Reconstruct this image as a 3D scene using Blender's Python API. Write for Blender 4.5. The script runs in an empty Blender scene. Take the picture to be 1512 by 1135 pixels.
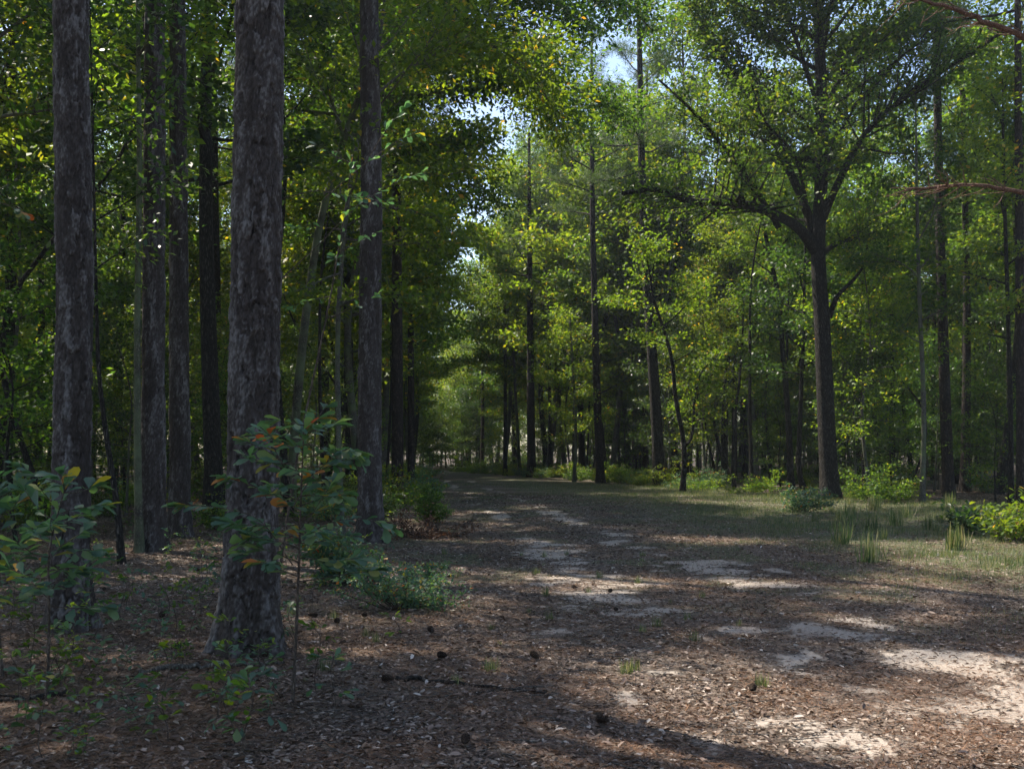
import bpy, math, random
import numpy as np

# ------------------------------------------------------------------ basics
SC = bpy.context.scene
COL = SC.collection
PI = math.pi
F_PX, CX, HY, CAMH = 1470.0, 756.0, 668.0, 1.6      # photo geometry
UP = np.array([0., 0., 1.])

def dist_of(py): return F_PX * CAMH / (py - HY)
def wx(px, d): return (px - CX) * d / F_PX
def wz(py, d): return CAMH + (HY - py) * d / F_PX

# ------------------------------------------------------------------ noise
def _hash(ix, iy, seed):
    h = (ix.astype(np.int64) * 374761393 + iy.astype(np.int64) * 668265263 + seed * 1442695041) & 0xFFFFFFFF
    h = ((h ^ (h >> 13)) * 1274126177) & 0xFFFFFFFF
    h = h ^ (h >> 16)
    return (h & 0xFFFFFF) / float(0xFFFFFF)
def vnoise(x, y, seed=0):
    x = np.asarray(x, float); y = np.asarray(y, float)
    ix = np.floor(x); iy = np.floor(y); fx = x - ix; fy = y - iy
    fx = fx * fx * (3 - 2 * fx); fy = fy * fy * (3 - 2 * fy)
    a = _hash(ix, iy, seed); b = _hash(ix + 1, iy, seed); c = _hash(ix, iy + 1, seed); d = _hash(ix + 1, iy + 1, seed)
    return (a * (1 - fx) + b * fx) * (1 - fy) + (c * (1 - fx) + d * fx) * fy
def fbm(x, y, seed=0, oct=4):
    s = 0; a = .5; t = 0
    for i in range(oct):
        s = s + a * vnoise(np.asarray(x) * 2 ** i + 7.3 * i, np.asarray(y) * 2 ** i - 3.1 * i, seed + i); t += a; a *= .5
    return s / t
def smooth(e0, e1, x):
    t = np.clip((x - e0) / (e1 - e0), 0, 1); return t * t * (3 - 2 * t)

# ------------------------------------------------------------------ where the clearing lies
def x_left(y):  return np.interp(y, [-20, 6, 18, 30, 60, 84, 140], [-2.2, -1.9, -2.5, -3.5, -5.4, -6.6, -9.5])
def x_right(y): return np.interp(y, [-20, 18, 30.5, 36, 47, 63, 84, 140], [15, 15, 15.2, 10.8, 6.8, 1.5, -4.4, -6.6])
def gz(x, y):
    x = np.asarray(x, float); y = np.asarray(y, float)
    z = .16 * (fbm(x * .13, y * .13, 3, 3) - .5) + .05 * (fbm(x * .7, y * .7, 9, 3) - .5)
    near = smooth(130, 60, np.hypot(x, y))
    return z * near + .012 * (fbm(x * 5, y * 5, 17, 2) - .5) * smooth(30, 12, np.hypot(x, y))
def sand_mask(x, y):
    # bare sand where wheels have cleared the litter
    yy = np.asarray(y, float); xx = np.asarray(x, float)
    c1 = np.interp(yy, [3, 6, 9, 13, 20, 60], [2.0, 1.6, 1.35, 1.05, .2, -4.2])
    c2 = np.interp(yy, [3, 6, 9, 13, 20, 60], [4.0, 3.5, 3.2, 2.9, 1.8, -2.9])
    w = np.interp(yy, [3, 9, 14, 22, 60], [.95, .85, .6, .3, .25])
    band = np.exp(-((xx - c1) / w) ** 2) + np.exp(-((xx - c2) / w) ** 2) * np.interp(yy, [5, 7.5, 10], [.55, .7, 1])
    fade = np.interp(yy, [3, 5.5, 7, 9, 13, 20, 40, 80], [.6, .62, 1.1, 1.3, 1.45, 1.1, .7, .5])
    n = fbm(xx * .8 + 11, yy * .8, 31, 3); m = fbm(xx * 3.0, yy * 3.4, 37, 4)
    v = band * fade * .38 + 1.6 * (n - .5) + 1.3 * (m - .5)
    return smooth(.18, .66, v) * smooth(.1, .3, band * fade) * .92
def grass_mask(x, y):
    xx = np.asarray(x, float); yy = np.asarray(y, float)
    edge = x_right(yy) - xx
    side = smooth(1.2, 3.6, xx - np.interp(yy, [3, 9, 14, 22, 30, 47, 84], [5.2, 4.4, 3.2, 1.6, .6, -2.8, -8.6]))
    n = fbm(xx * .35, yy * .35, 51, 3); m = fbm(xx * 1.4, yy * 1.1, 57, 3)
    g = side * smooth(-1.5, .5, edge) * smooth(.32, .58, .55 * n + .45 * m + .07 * smooth(9, 15, yy) + .12 * smooth(5, 9, xx))
    mid = smooth(.50, .62, m) * .75 * (xx > x_left(yy)) * (xx < x_right(yy))
    return np.clip(np.maximum(g * smooth(9.0, 12.5, yy), mid * smooth(7, 14, yy)), 0, 1) * (1 - .8 * sand_mask(xx, yy))

# ------------------------------------------------------------------ mesh building
def new_mesh(name, V, Fs, mat=None, smooth_sh=True, fattr=None, vattr=None):
    """Fs: list of (n,k) int arrays"""
    me = bpy.data.meshes.new(name)
    V = np.ascontiguousarray(V, dtype=np.float32)
    me.vertices.add(len(V)); me.vertices.foreach_set('co', V.ravel())
    Fs = [np.asarray(f, dtype=np.int32) for f in Fs if len(f)]
    loops = np.concatenate([f.ravel() for f in Fs]); tot = np.concatenate([np.full(len(f), f.shape[1], np.int32) for f in Fs])
    start = np.concatenate([[0], np.cumsum(tot)[:-1]]).astype(np.int32)
    me.loops.add(len(loops)); me.loops.foreach_set('vertex_index', loops)
    me.polygons.add(len(tot)); me.polygons.foreach_set('loop_start', start)
    me.update(calc_edges=True)
    if smooth_sh: me.polygons.foreach_set('use_smooth', np.ones(len(tot), bool))
    for d, dom in ((fattr, 'FACE'), (vattr, 'POINT')):
        for k, a in (d or {}).items():
            at = me.attributes.new(k, 'FLOAT', dom); at.data.foreach_set('value', np.asarray(a, np.float32))
    if mat: me.materials.append(mat)
    return me
def link(name, me, parent=None, loc=None):
    o = bpy.data.objects.new(name, me); COL.objects.link(o)
    if parent: o.parent = parent
    if loc is not None: o.location = loc
    return o
def tag(o, label=None, cat=None, group=None, kind=None):
    for k, v in (('label', label), ('category', cat), ('group', group), ('kind', kind)):
        if v: o[k] = v
    return o
def empty(name, loc, label, cat, group=None, rz=0., s=1.):
    o = bpy.data.objects.new(name, None); COL.objects.link(o); o.location = loc; o.rotation_euler = (0, 0, rz)
    o.scale = (s, s, s); o.empty_display_size = .3
    return tag(o, label, cat, group)
def copy_tree(src, loc, rz, s, label, group, sz=None):
    c = src.copy(); COL.objects.link(c); c.location = loc; c.rotation_euler = (0, 0, rz); c.scale = (s, s, sz or s)
    c['label'] = label; c['group'] = group
    for ch in list(src.children):
        d = ch.copy(); COL.objects.link(d); d.parent = c
    return c

class Tubes:
    def __init__(s): s.V = []; s.F = []; s.n = 0
    def add(s, P, R, k=6):
        P = np.asarray(P, float); R = np.asarray(R, float); m = len(P)
        T = np.gradient(P, axis=0); T /= np.linalg.norm(T, axis=1)[:, None] + 1e-9
        a = np.array([1., 0, 0]) if abs(T[0, 0]) < .8 else np.array([0, 1., 0])
        N = np.empty_like(P)
        for i in range(m):
            a = a - T[i] * np.dot(a, T[i]); a = a / (np.linalg.norm(a) + 1e-9); N[i] = a
        B = np.cross(T, N); th = np.arange(k) * 2 * PI / k
        ring = P[:, None] + R[:, None, None] * (np.cos(th)[None, :, None] * N[:, None] + np.sin(th)[None, :, None] * B[:, None])
        s.V.append(ring.reshape(-1, 3))
        i = np.arange(m - 1)[:, None] * k; j = np.arange(k)[None]; j2 = (j + 1) % k
        q = np.stack([i + j, i + j2, i + k + j2, i + k + j], -1).reshape(-1, 4)
        s.F.append(q + s.n); s.n += m * k
    def mesh(s, name, mat): return new_mesh(name, np.concatenate(s.V), [np.concatenate(s.F)], mat)

# leaf shapes: (verts in along/side/normal units of length), faces
LEAF4 = (np.array([[0, 0, 0], [.5, -.27, .06], [1, 0, -.03], [.5, .27, .06]]), [[0, 1, 2, 3]])
LEAF8 = (np.array([[0, 0, 0], [.28, -.10, .03], [.66, -.24, .06], [.90, -.17, .0], [1, 0, -.06], [.90, .17, .0], [.66, .24, .06], [.28, .10, .03], [.62, 0, -.02]]),
         [[0, 1, 2, 8], [8, 2, 3, 4], [8, 4, 5, 6], [0, 8, 6, 7]])
MAPLE = (np.array([[0, 0, 0], [.22, -.20, .02], [.45, -.50, -.06], [.55, -.18, .04], [1, 0, -.08], [.55, .18, .04], [.45, .50, -.06], [.22, .20, .02], [.5, 0, 0]]),
         [[0, 1, 2, 3], [0, 3, 4, 8], [0, 8, 4, 5], [0, 5, 6, 7]])
NEEDLE = (np.array([[0, 0, 0], [.5, -.028, .03], [1, 0, -.04], [.5, .028, .03]]), [[0, 1, 2, 3]])
def leaf_cloud(shape, P, A, N, L, rnd):
    T, Fc = shape
    A = A / (np.linalg.norm(A, axis=1)[:, None] + 1e-9)
    N = N - A * np.sum(A * N, 1)[:, None]; N /= np.linalg.norm(N, axis=1)[:, None] + 1e-9
    B = np.cross(N, A)
    V = P[:, None] + L[:, None, None] * (T[None, :, 0:1] * A[:, None] + T[None, :, 1:2] * B[:, None] + T[None, :, 2:3] * N[:, None])
    n, k = len(P), len(T); F = np.array(Fc)
    F = (F[None] + (np.arange(n) * k)[:, None, None]).reshape(-1, F.shape[1])
    return V.reshape(-1, 3), F, np.repeat(rnd, len(Fc))
def cloud_mesh(name, shape, P, A, N, L, mat, rg, rnd=None):
    V, F, r = leaf_cloud(shape, P, A, N, L, rg.random(len(P)) if rnd is None else rnd)
    return new_mesh(name, V, [F], mat, smooth_sh=False, fattr={'rnd': r})

# ------------------------------------------------------------------ materials
def nodes(name):
    m = bpy.data.materials.new(name); m.use_nodes = True; nt = m.node_tree; nt.nodes.clear()
    out = nt.nodes.new('ShaderNodeOutputMaterial')
    return m, nt, out, (lambda t, **k: _nd(nt, t, **k))
def _nd(nt, t, **k):
    n = nt.nodes.new('ShaderNode' + t)
    for a, v in k.items(): setattr(n, a, v)
    return n
def ramp(N, stops):
    r = N('ValToRGB'); e = r.color_ramp.elements
    while len(e) < len(stops): e.new(.5)
    for i, (p, c) in enumerate(stops): e[i].position = p; e[i].color = (*c, 1)
    return r
def math_(N, L, op, a, b=None):
    n = N('Math', operation=op)
    for i, v in enumerate((a, b)):
        if v is None: continue
        if isinstance(v, (int, float)): n.inputs[i].default_value = v
        else: L(v, n.inputs[i])
    return n.outputs[0]
def leaf_mat(name, stops, trans=.45, tint=(3.6, 3.0, .9), rough=.5, spec=.22):
    m, nt, out, N = nodes(name); L = nt.links.new
    at = N('Attribute', attribute_name='rnd'); r = ramp(N, stops); L(at.outputs['Fac'], r.inputs[0])
    oi = N('ObjectInfo'); hs = N('HueSaturation')
    mr = N('MapRange'); mr.inputs[3].default_value = .488; mr.inputs[4].default_value = .512; L(oi.outputs['Random'], mr.inputs[0]); L(mr.outputs[0], hs.inputs['Hue'])
    mv = N('MapRange'); mv.inputs[3].default_value = .75; mv.inputs[4].default_value = 1.2
    L(math_(N, L, 'FRACT', math_(N, L, 'MULTIPLY', oi.outputs['Random'], 17.3)), mv.inputs[0]); L(mv.outputs[0], hs.inputs['Value'])
    L(r.outputs[0], hs.inputs['Color'])
    p = N('BsdfPrincipled'); L(hs.outputs[0], p.inputs['Base Color']); p.inputs['Roughness'].default_value = rough; p.inputs['Specular IOR Level'].default_value = spec
    t = N('BsdfTranslucent'); mx = N('Mix', data_type='RGBA', blend_type='MULTIPLY'); mx.inputs[0].default_value = 1
    L(hs.outputs[0], mx.inputs[6]); mx.inputs[7].default_value = (*tint, 1); L(mx.outputs[2], t.inputs[0])
    ms = N('MixShader'); ms.inputs[0].default_value = trans; L(p.outputs[0], ms.inputs[1]); L(t.outputs[0], ms.inputs[2]); L(ms.outputs[0], out.inputs[0])
    return m
def bark_mat(name, dark, light, sc=(22, 22, 6), bump=.9, moss=0., distance=.02):
    m, nt, out, N = nodes(name); L = nt.links.new
    tc = N('TexCoord'); mp = N('Mapping'); mp.inputs['Scale'].default_value = sc; L(tc.outputs['Object'], mp.inputs[0])
    wn = N('TexNoise'); wn.inputs['Scale'].default_value = 1.3; wn.inputs['Detail'].default_value = 3; L(mp.outputs[0], wn.inputs[0])
    va = N('VectorMath', operation='MULTIPLY_ADD'); L(wn.outputs['Color'], va.inputs[0]); va.inputs[1].default_value = (1.2,) * 3; L(mp.outputs[0], va.inputs[2])
    vo = N('TexVoronoi', feature='DISTANCE_TO_EDGE'); L(va.outputs[0], vo.inputs[0]); vo.inputs['Scale'].default_value = 1
    vc = N('TexVoronoi', feature='F1'); L(va.outputs[0], vc.inputs[0]); vc.inputs['Scale'].default_value = 1
    fn = N('TexNoise'); fn.inputs['Scale'].default_value = 55; fn.inputs['Detail'].default_value = 5; L(tc.outputs['Object'], fn.inputs[0])
    r = ramp(N, [(0, tuple(c * .6 for c in dark)), (.14, dark), (.5, light)]); L(vo.outputs['Distance'], r.inputs[0])
    hs = N('HueSaturation'); L(r.outputs[0], hs.inputs['Color'])
    sp = N('SeparateColor'); L(vc.outputs['Color'], sp.inputs[0]); mv = N('MapRange'); mv.inputs[3].default_value = .7; mv.inputs[4].default_value = 1.35; L(sp.outputs[0], mv.inputs[0])
    L(math_(N, L, 'MULTIPLY', mv.outputs[0], math_(N, L, 'ADD', fn.outputs[0], .5)), hs.inputs['Value'])
    col = hs.outputs[0]
    if moss:
        mn = N('TexNoise'); mn.inputs['Scale'].default_value = 2.2; mn.inputs['Detail'].default_value = 6; L(tc.outputs['Object'], mn.inputs[0])
        rr = ramp(N, [(.5 - moss * .12, (0, 0, 0)), (.62, (1, 1, 1))]); L(mn.outputs[0], rr.inputs[0])
        mx = N('Mix', data_type='RGBA'); L(rr.outputs[0], mx.inputs[0]); L(col, mx.inputs[6]); mx.inputs[7].default_value = (.10, .12, .065, 1); col = mx.outputs[2]
    p = N('BsdfPrincipled'); L(col, p.inputs['Base Color']); p.inputs['Roughness'].default_value = .9; p.inputs['Specular IOR Level'].default_value = .25
    b = N('Bump'); b.inputs['Strength'].default_value = bump; b.inputs['Distance'].default_value = distance
    rb = ramp(N, [(0, (0, 0, 0)), (.3, (1, 1, 1))]); L(vo.outputs['Distance'], rb.inputs[0])
    L(math_(N, L, 'ADD', rb.outputs[0], math_(N, L, 'MULTIPLY', fn.outputs[0], .5)), b.inputs['Height']); L(b.outputs[0], p.inputs['Normal'])
    L(p.outputs[0], out.inputs[0]); return m
def hero_bark():
    m, nt, out, N = nodes('pine_plate_bark'); L = nt.links.new
    a = N('Attribute', attribute_name='plate'); f = N('Attribute', attribute_name='furrow'); tc = N('TexCoord')
    r = ramp(N, [(0, (.022, .016, .013)), (.5, (.044, .035, .032)), (.75, (.085, .076, .073)), (1, (.13, .12, .118))]); L(a.outputs['Fac'], r.inputs[0])
    mx = N('Mix', data_type='RGBA'); L(f.outputs['Fac'], mx.inputs[0]); mx.inputs[6].default_value = (.009, .0065, .006, 1); L(r.outputs[0], mx.inputs[7])
    n = N('TexNoise'); n.inputs['Scale'].default_value = 42; n.inputs['Detail'].default_value = 7; n.inputs['Roughness'].default_value = .65; mp = N('Mapping'); mp.inputs['Scale'].default_value = (1, 1, .45)
    L(tc.outputs['Object'], mp.inputs[0]); L(mp.outputs[0], n.inputs[0])
    hs = N('HueSaturation'); L(mx.outputs[2], hs.inputs['Color']); mv = N('MapRange'); mv.inputs[1].default_value = .3; mv.inputs[2].default_value = .7; mv.inputs[3].default_value = .6; mv.inputs[4].default_value = 1.4
    L(n.outputs[0], mv.inputs[0]); L(mv.outputs[0], hs.inputs['Value'])
    p = N('BsdfPrincipled'); L(hs.outputs[0], p.inputs['Base Color']); p.inputs['Roughness'].default_value = .85; p.inputs['Specular IOR Level'].default_value = .3
    b = N('Bump'); b.inputs['Strength'].default_value = .8; b.inputs['Distance'].default_value = .008; L(n.outputs[0], b.inputs['Height']); L(b.outputs[0], p.inputs['Normal'])
    L(p.outputs[0], out.inputs[0]); return m

G1 = [(0, (.018, .048, .014)), (.45, (.036, .085, .018)), (.9, (.062, .12, .022)), (1, (.12, .145, .03))]
M = {}
M['leaf'] = leaf_mat('broad_leaf', G1, tint=(4.0, 3.2, .9))
M['leaf_y'] = leaf_mat('yellow_green_leaf', [(0, (.04, .08, .014)), (.5, (.07, .13, .018)), (.93, (.105, .16, .02)), (.985, (.22, .20, .03)), (1, (.30, .18, .04))])
M['leaf_d'] = leaf_mat('dark_glossy_leaf', [(0, (.014, .040, .016)), (.6, (.028, .068, .022)), (1, (.055, .10, .026))], rough=.4, spec=.4)
M['leaf_b'] = leaf_mat('blue_green_leaf', [(0, (.040, .085, .062)), (.6, (.075, .135, .092)), (.91, (.13, .18, .08)), (.955, (.30, .24, .03)), (1, (.34, .07, .03))], trans=.35, rough=.5, spec=.3, tint=(1.8, 2.2, .8))
M['needle'] = leaf_mat('pine_needles', [(0, (.035, .07, .028)), (1, (.075, .12, .04))], trans=.25, rough=.5, tint=(2., 2.1, .8))
M['grass'] = leaf_mat('grass_blades', [(0, (.045, .085, .035)), (.45, (.085, .13, .055)), (.65, (.15, .18, .085)), (.85, (.27, .24, .14)), (1, (.38, .33, .23))], trans=.35, rough=.45, tint=(1.4, 1.5, .6))
M['litter'] = leaf_mat('dry_leaf', [(0, (.040, .028, .020)), (.45, (.095, .066, .048)), (.75, (.17, .122, .092)), (.93, (.29, .23, .185)), (1, (.46, .41, .36))], trans=.12, rough=.6, spec=.3, tint=(1.3, 1, .7))
M['straw'] = leaf_mat('pine_straw', [(0, (.07, .035, .02)), (.6, (.17, .085, .05)), (1, (.30, .17, .10))], trans=.08, rough=.55, spec=.3, tint=(1.2, 1, .7))
M['brown'] = leaf_mat('dead_brown_leaf', [(0, (.045, .022, .014)), (.6, (.09, .048, .03)), (1, (.15, .09, .055))], trans=.2, rough=.6, tint=(1.3, 1, .7))
M['pine_bark'] = bark_mat('pine_bark', (.022, .016, .013), (.075, .054, .044), (17, 17, 6), moss=0)
M['oak_bark'] = bark_mat('oak_bark', (.022, .019, .016), (.078, .068, .058), (24, 24, 6), bump=1., distance=.035)
M['moss_bark'] = bark_mat('mossy_bark', (.05, .045, .035), (.15, .14, .105), (34, 34, 16), bump=.5, moss=1.)
M['grey_bark'] = bark_mat('smooth_grey_bark', (.075, .07, .06), (.15, .14, .125), (40, 40, 20), bump=.35, moss=.4)
M['twig'] = bark_mat('twig_bark', (.06, .045, .035), (.15, .12, .10), (60, 60, 20), bump=.3, distance=.005)
M['red_branch'] = bark_mat('reddish_branch_bark', (.12, .065, .045), (.27, .16, .12), (50, 50, 20), bump=.4, distance=.01)
M['dead_wood'] = bark_mat('weathered_wood', (.08, .07, .06), (.22, .20, .18), (50, 50, 12), bump=.6, distance=.01)
M['hero'] = hero_bark()

def ground_mat():
    m, nt, out, N = nodes('forest_floor'); L = nt.links.new
    ge = N('NewGeometry'); P = ge.outputs['Position']
    def noise(s, d=4, r=.5):
        n = N('TexNoise'); n.inputs['Scale'].default_value = s; n.inputs['Detail'].default_value = d; n.inputs['Roughness'].default_value = r; L(P, n.inputs[0]); return n.outputs[0]
    def vor(s, wig=.6):
        w = N('TexNoise'); w.inputs['Scale'].default_value = s * .8; L(P, w.inputs[0])
        va = N('VectorMath', operation='MULTIPLY_ADD'); L(w.outputs['Color'], va.inputs[0]); va.inputs[1].default_value = (wig / s,) * 3; L(P, va.inputs[2])
        v = N('TexVoronoi'); v.inputs['Scale'].default_value = s; L(va.outputs[0], v.inputs[0]); return v
    v1 = vor(24); v2 = vor(70, 1.0)
    s1 = N('SeparateColor'); L(v1.outputs['Color'], s1.inputs[0]); s2 = N('SeparateColor'); L(v2.outputs['Color'], s2.inputs[0])
    mixv = math_(N, L, 'ADD', math_(N, L, 'MULTIPLY', s1.outputs[0], .55), math_(N, L, 'MULTIPLY', s2.outputs[1], .45))
    lit = ramp(N, [(0, (.040, .029, .022)), (.35, (.085, .062, .048)), (.6, (.14, .108, .085)), (.82, (.21, .17, .14)), (1, (.36, .31, .27))]); L(mixv, lit.inputs[0])
    big = noise(.55, 4); hs = N('HueSaturation'); L(lit.outputs[0], hs.inputs['Color']); mv = N('MapRange'); mv.inputs[1].default_value = .3; mv.inputs[2].default_value = .7; mv.inputs[3].default_value = .5; mv.inputs[4].default_value = 1.5; L(big, mv.inputs[0]); L(mv.outputs[0], hs.inputs['Value'])
    sa = N('Attribute', attribute_name='sand'); ga = N('Attribute', attribute_name='grass')
    sn = noise(60, 6, .7); snr = ramp(N, [(.3, (.24, .195, .16)), (.55, (.40, .345, .295)), (.75, (.52, .47, .42))]); L(sn, snr.inputs[0])
    sf = math_(N, L, 'ADD', sa.outputs['Fac'], math_(N, L, 'MULTIPLY', math_(N, L, 'SUBTRACT', noise(14, 9, .78), .5), 2.4))
    sr = ramp(N, [(.40, (0, 0, 0)), (.72, (.9, .9, .9))]); L(sf, sr.inputs[0])
    sfac = math_(N, L, 'MULTIPLY', sr.outputs[0], math_(N, L, 'GREATER_THAN', sa.outputs['Fac'], .01))
    gn = ramp(N, [(0, (.035, .055, .022)), (.6, (.075, .10, .042)), (1, (.16, .165, .09))]); L(mixv, gn.inputs[0])
    gf = math_(N, L, 'MULTIPLY', ga.outputs['Fac'], ramp_out(N, L, noise(9, 5, .7), .38, .58))
    m1 = N('Mix', data_type='RGBA'); L(gf, m1.inputs[0]); L(hs.outputs[0], m1.inputs[6]); L(gn.outputs[0], m1.inputs[7])
    m2 = N('Mix', data_type='RGBA'); L(sfac, m2.inputs[0]); L(m1.outputs[2], m2.inputs[6]); L(snr.outputs[0], m2.inputs[7])
    p = N('BsdfPrincipled'); L(m2.outputs[2], p.inputs['Base Color']); p.inputs['Roughness'].default_value = .85; p.inputs['Specular IOR Level'].default_value = .2
    h = math_(N, L, 'ADD', math_(N, L, 'MULTIPLY', mixv, math_(N, L, 'SUBTRACT', 1.0, math_(N, L, 'MULTIPLY', sfac, .85))), math_(N, L, 'MULTIPLY', sn, .35))
    b = N('Bump'); b.inputs['Strength'].default_value = .9; b.inputs['Distance'].default_value = .03; L(h, b.inputs['Height']); L(b.outputs[0], p.inputs['Normal'])
    L(p.outputs[0], out.inputs[0]); return m
def ramp_out(N, L, src, a, b):
    r = ramp(N, [(a, (0, 0, 0)), (b, (1, 1, 1))]); L(src, r.inputs[0]); return r.outputs[0]

# ------------------------------------------------------------------ ground
def spaced(lo, hi, fine_lo, fine_hi, step, grow=1.12):
    a = list(np.arange(fine_lo, fine_hi + 1e-6, step)); s = step; x = a[-1]
    while x < hi: s *= grow; x += s; a.append(min(x, hi))
    s = step; x = a[0]; b = []
    while x > lo: s *= grow; x -= s; b.append(max(x, lo))
    return np.array(b[::-1] + a)
xs = spaced(-500, 500, -6, 9, .05, 1.045); ys = spaced(-300, 900, 3.2, 18, .05, 1.045)
X, Y = np.meshgrid(xs, ys); Z = gz(X, Y); nx, ny = len(xs), len(ys)
Vg = np.stack([X, Y, Z], -1).reshape(-1, 3); i = np.arange(ny - 1)[:, None] * nx + np.arange(nx - 1)[None]
Fg = np.stack([i, i + 1, i + nx + 1, i + nx], -1).reshape(-1, 4)
tag(link('ground', new_mesh('ground', Vg, [Fg], ground_mat(), vattr={'sand': sand_mask(X, Y).ravel(), 'grass': grass_mask(X, Y).ravel()})), kind='structure')

# ------------------------------------------------------------------ trees
def wander(rg, p0, d0, length, n, wob, lift):
    P = [np.array(p0, float)]; d = np.array(d0, float); d /= np.linalg.norm(d); st = length / n
    for _ in range(n):
        d = d + rg.normal(0, wob, 3) + UP * lift / n; d /= np.linalg.norm(d); P.append(P[-1] + d * st)
    return np.array(P)
def resample(P, n):
    P = np.asarray(P, float); s = np.concatenate([[0], np.cumsum(np.linalg.norm(np.diff(P, axis=0), axis=1))])
    t = np.linspace(0, s[-1], n)
    return np.stack([np.interp(t, s, P[:, k]) for k in range(3)], 1)
def catmull(P, sub=5):
    P = np.asarray(P, float)
    if len(P) < 3: return resample(P, sub * 2)
    Q = np.vstack([2 * P[0] - P[1], P, 2 * P[-1] - P[-2]]); out = []
    for i in range(len(P) - 1):
        a, b, c, d = Q[i:i + 4]
        for t in np.arange(sub) / sub:
            out.append(.5 * (2 * b + (c - a) * t + (2 * a - 5 * b + 4 * c - d) * t * t + (3 * b - a - 3 * c + d) * t ** 3))
    out.append(P[-1]); return np.array(out)

def limb_foliage(rg, tb, LP, r0, anchors, dens=2.2, sublen=.38, start=.3, twig=.28, k=5, flat=.35, minr=.004):
    """side branches and leaf anchors along a limb polyline"""
    seg = np.linalg.norm(np.diff(LP, axis=0), axis=1); Ln = seg.sum(); s = np.concatenate([[0], np.cumsum(seg)])
    dens = dens * 1.9; twig = twig * .55; nsub = max(2, int(Ln * dens)); side = 1
    for j in range(nsub):
        t = start + (1 - start) * (j + rg.random()) / nsub; q = np.array([np.interp(t * Ln, s, LP[:, c]) for c in range(3)])
        i = min(len(LP) - 2, max(0, np.searchsorted(s, t * Ln) - 1)); T = LP[i + 1] - LP[i]; T = T / np.linalg.norm(T)
        sd = np.cross(T, UP); sd /= np.linalg.norm(sd) + 1e-6; side = -side
        d = T * .6 + sd * side * rg.uniform(.6, 1.1) + np.array([0, 0, rg.normal(.12, flat)])
        ln = sublen * Ln * (1.15 - t) * rg.uniform(.6, 1.3) + .25
        SP = wander(rg, q, d, ln, 3, .16, .12)
        rr = max(minr, r0 * (1 - t) * .5 + .004)
        tb.add(SP, np.linspace(rr, .003, 4), 3)
        na = max(2, int(ln / twig)); u = np.linspace(.25, 1, na)
        SQ = resample(SP, 12); A = SQ[(u * 11).astype(int)]; anchors.append(np.hstack([A, np.tile(SP[-1] - SP[0], (na, 1))]))
    na = max(2, int(Ln * .5 / twig)); u = np.linspace(.55, 1, na); LQ = resample(LP, 20)
    anchors.append(np.hstack([LQ[(u * 19).astype(int)], np.tile(LP[-1] - LP[0], (na, 1))]))

def leaves_from(rg, anchors, per, spread, size, shape=LEAF4, upb=.9, mat=None, flatz=.33, thin=None, jit=0):
    A = np.concatenate(anchors)
    if jit: A = A + np.hstack([rg.normal(0, jit, (len(A), 2)), rg.normal(0, jit * .35, (len(A), 1)), np.zeros((len(A), 3))])
    if thin is not None: A = A[thin(A[:, :3])]
    if not len(A): return None
    A = np.repeat(A, per, 0); n = len(A)
    off = rg.normal(0, spread, (n, 3)); off[:, 2] *= flatz
    P = A[:, :3] + off; D = A[:, 3:] / (np.linalg.norm(A[:, 3:], axis=1)[:, None] + 1e-6)
    ax = D * .5 + off / spread * .5 + rg.normal(0, .6, (n, 3)); ax[:, 2] -= .25
    N = rg.normal(0, .42, (n, 3)) + UP * upb
    return cloud_mesh('crown', shape, P, ax, N, size * rg.uniform(.65, 1.25, n), mat, rg)

def flare(P, R, amt=.45, h=.35):
    z = P[:, 2] - P[0, 2]; return R * (1 + amt * np.exp(-z / h))

def broadleaf(rg, trunk, r0, h0, n_limb, Lmax, bark, leafm, per=11, size=.165, spread=.22, e=(8, 60), prof=None, extra=(), shape=LEAF4, dens=2.2, twig=.3, sides=10, bias=None, leafshape_up=.9, thin=None, shortlow=.55, jit=.15, esub=.3, est=.22):
    """returns trunk mesh, crown mesh (local coords)"""
    tb = Tubes(); T = catmull(trunk, 5); n = len(T); s = np.linspace(0, 1, n)
    R = r0 * (1 - .86 * s ** 1.1); tb.add(np.vstack([T[:1] - UP * .25, T]), flare(np.vstack([T[:1], T]), np.concatenate([[R[0]], R])), sides)
    anc = []; H = T[-1, 2]; az = rg.random() * 6.28
    for i in range(n_limb):
        t = (i + rg.random()) / n_limb; z = h0 + (H - h0) * t * .98; az += 2.4 + rg.normal(0, .35)
        q = np.array([np.interp(z, T[:, 2], T[:, c]) for c in range(3)]); rr = np.interp(z, T[:, 2], R)
        pr = prof(t) if prof else (shortlow + (1 - shortlow) * math.sin(min(1, t * 1.9) * PI / 2)) * (1 - .72 * t ** 1.8)
        el = math.radians(e[0] + (e[1] - e[0]) * t + rg.normal(0, 9)); ln = Lmax * pr * rg.uniform(.65, 1.2)
        d = np.array([math.cos(az) * math.cos(el), math.sin(az) * math.cos(el), math.sin(el)])
        if bias is not None: ln *= 1 + .5 * float(np.dot(d, bias)); d = d + .35 * np.array(bias)
        LP = wander(rg, q, d, ln, 6, .11, .25); rl = min(rr * .6, .012 + ln * .013)
        tb.add(LP, np.linspace(rl, .006, 7), 5); limb_foliage(rg, tb, LP, rl, anc, dens=dens, twig=twig)
    for LPx, rl, fol in extra:
        LP = catmull(LPx, 5); tb.add(LP, rl * np.linspace(1, .25, len(LP)) ** .8, 8)
        if fol: limb_foliage(rg, tb, LP, rl, anc, dens=dens * fol, start=est, sublen=esub, twig=twig)
    tp = resample(T[-6:], 8); anc.append(np.hstack([tp[3:], np.tile(UP, (5, 1))]))
    return tb.mesh('trunk', bark), leaves_from(rg, anc, per, spread, size, shape, mat=leafm, upb=leafshape_up, thin=thin, jit=jit)

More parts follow.
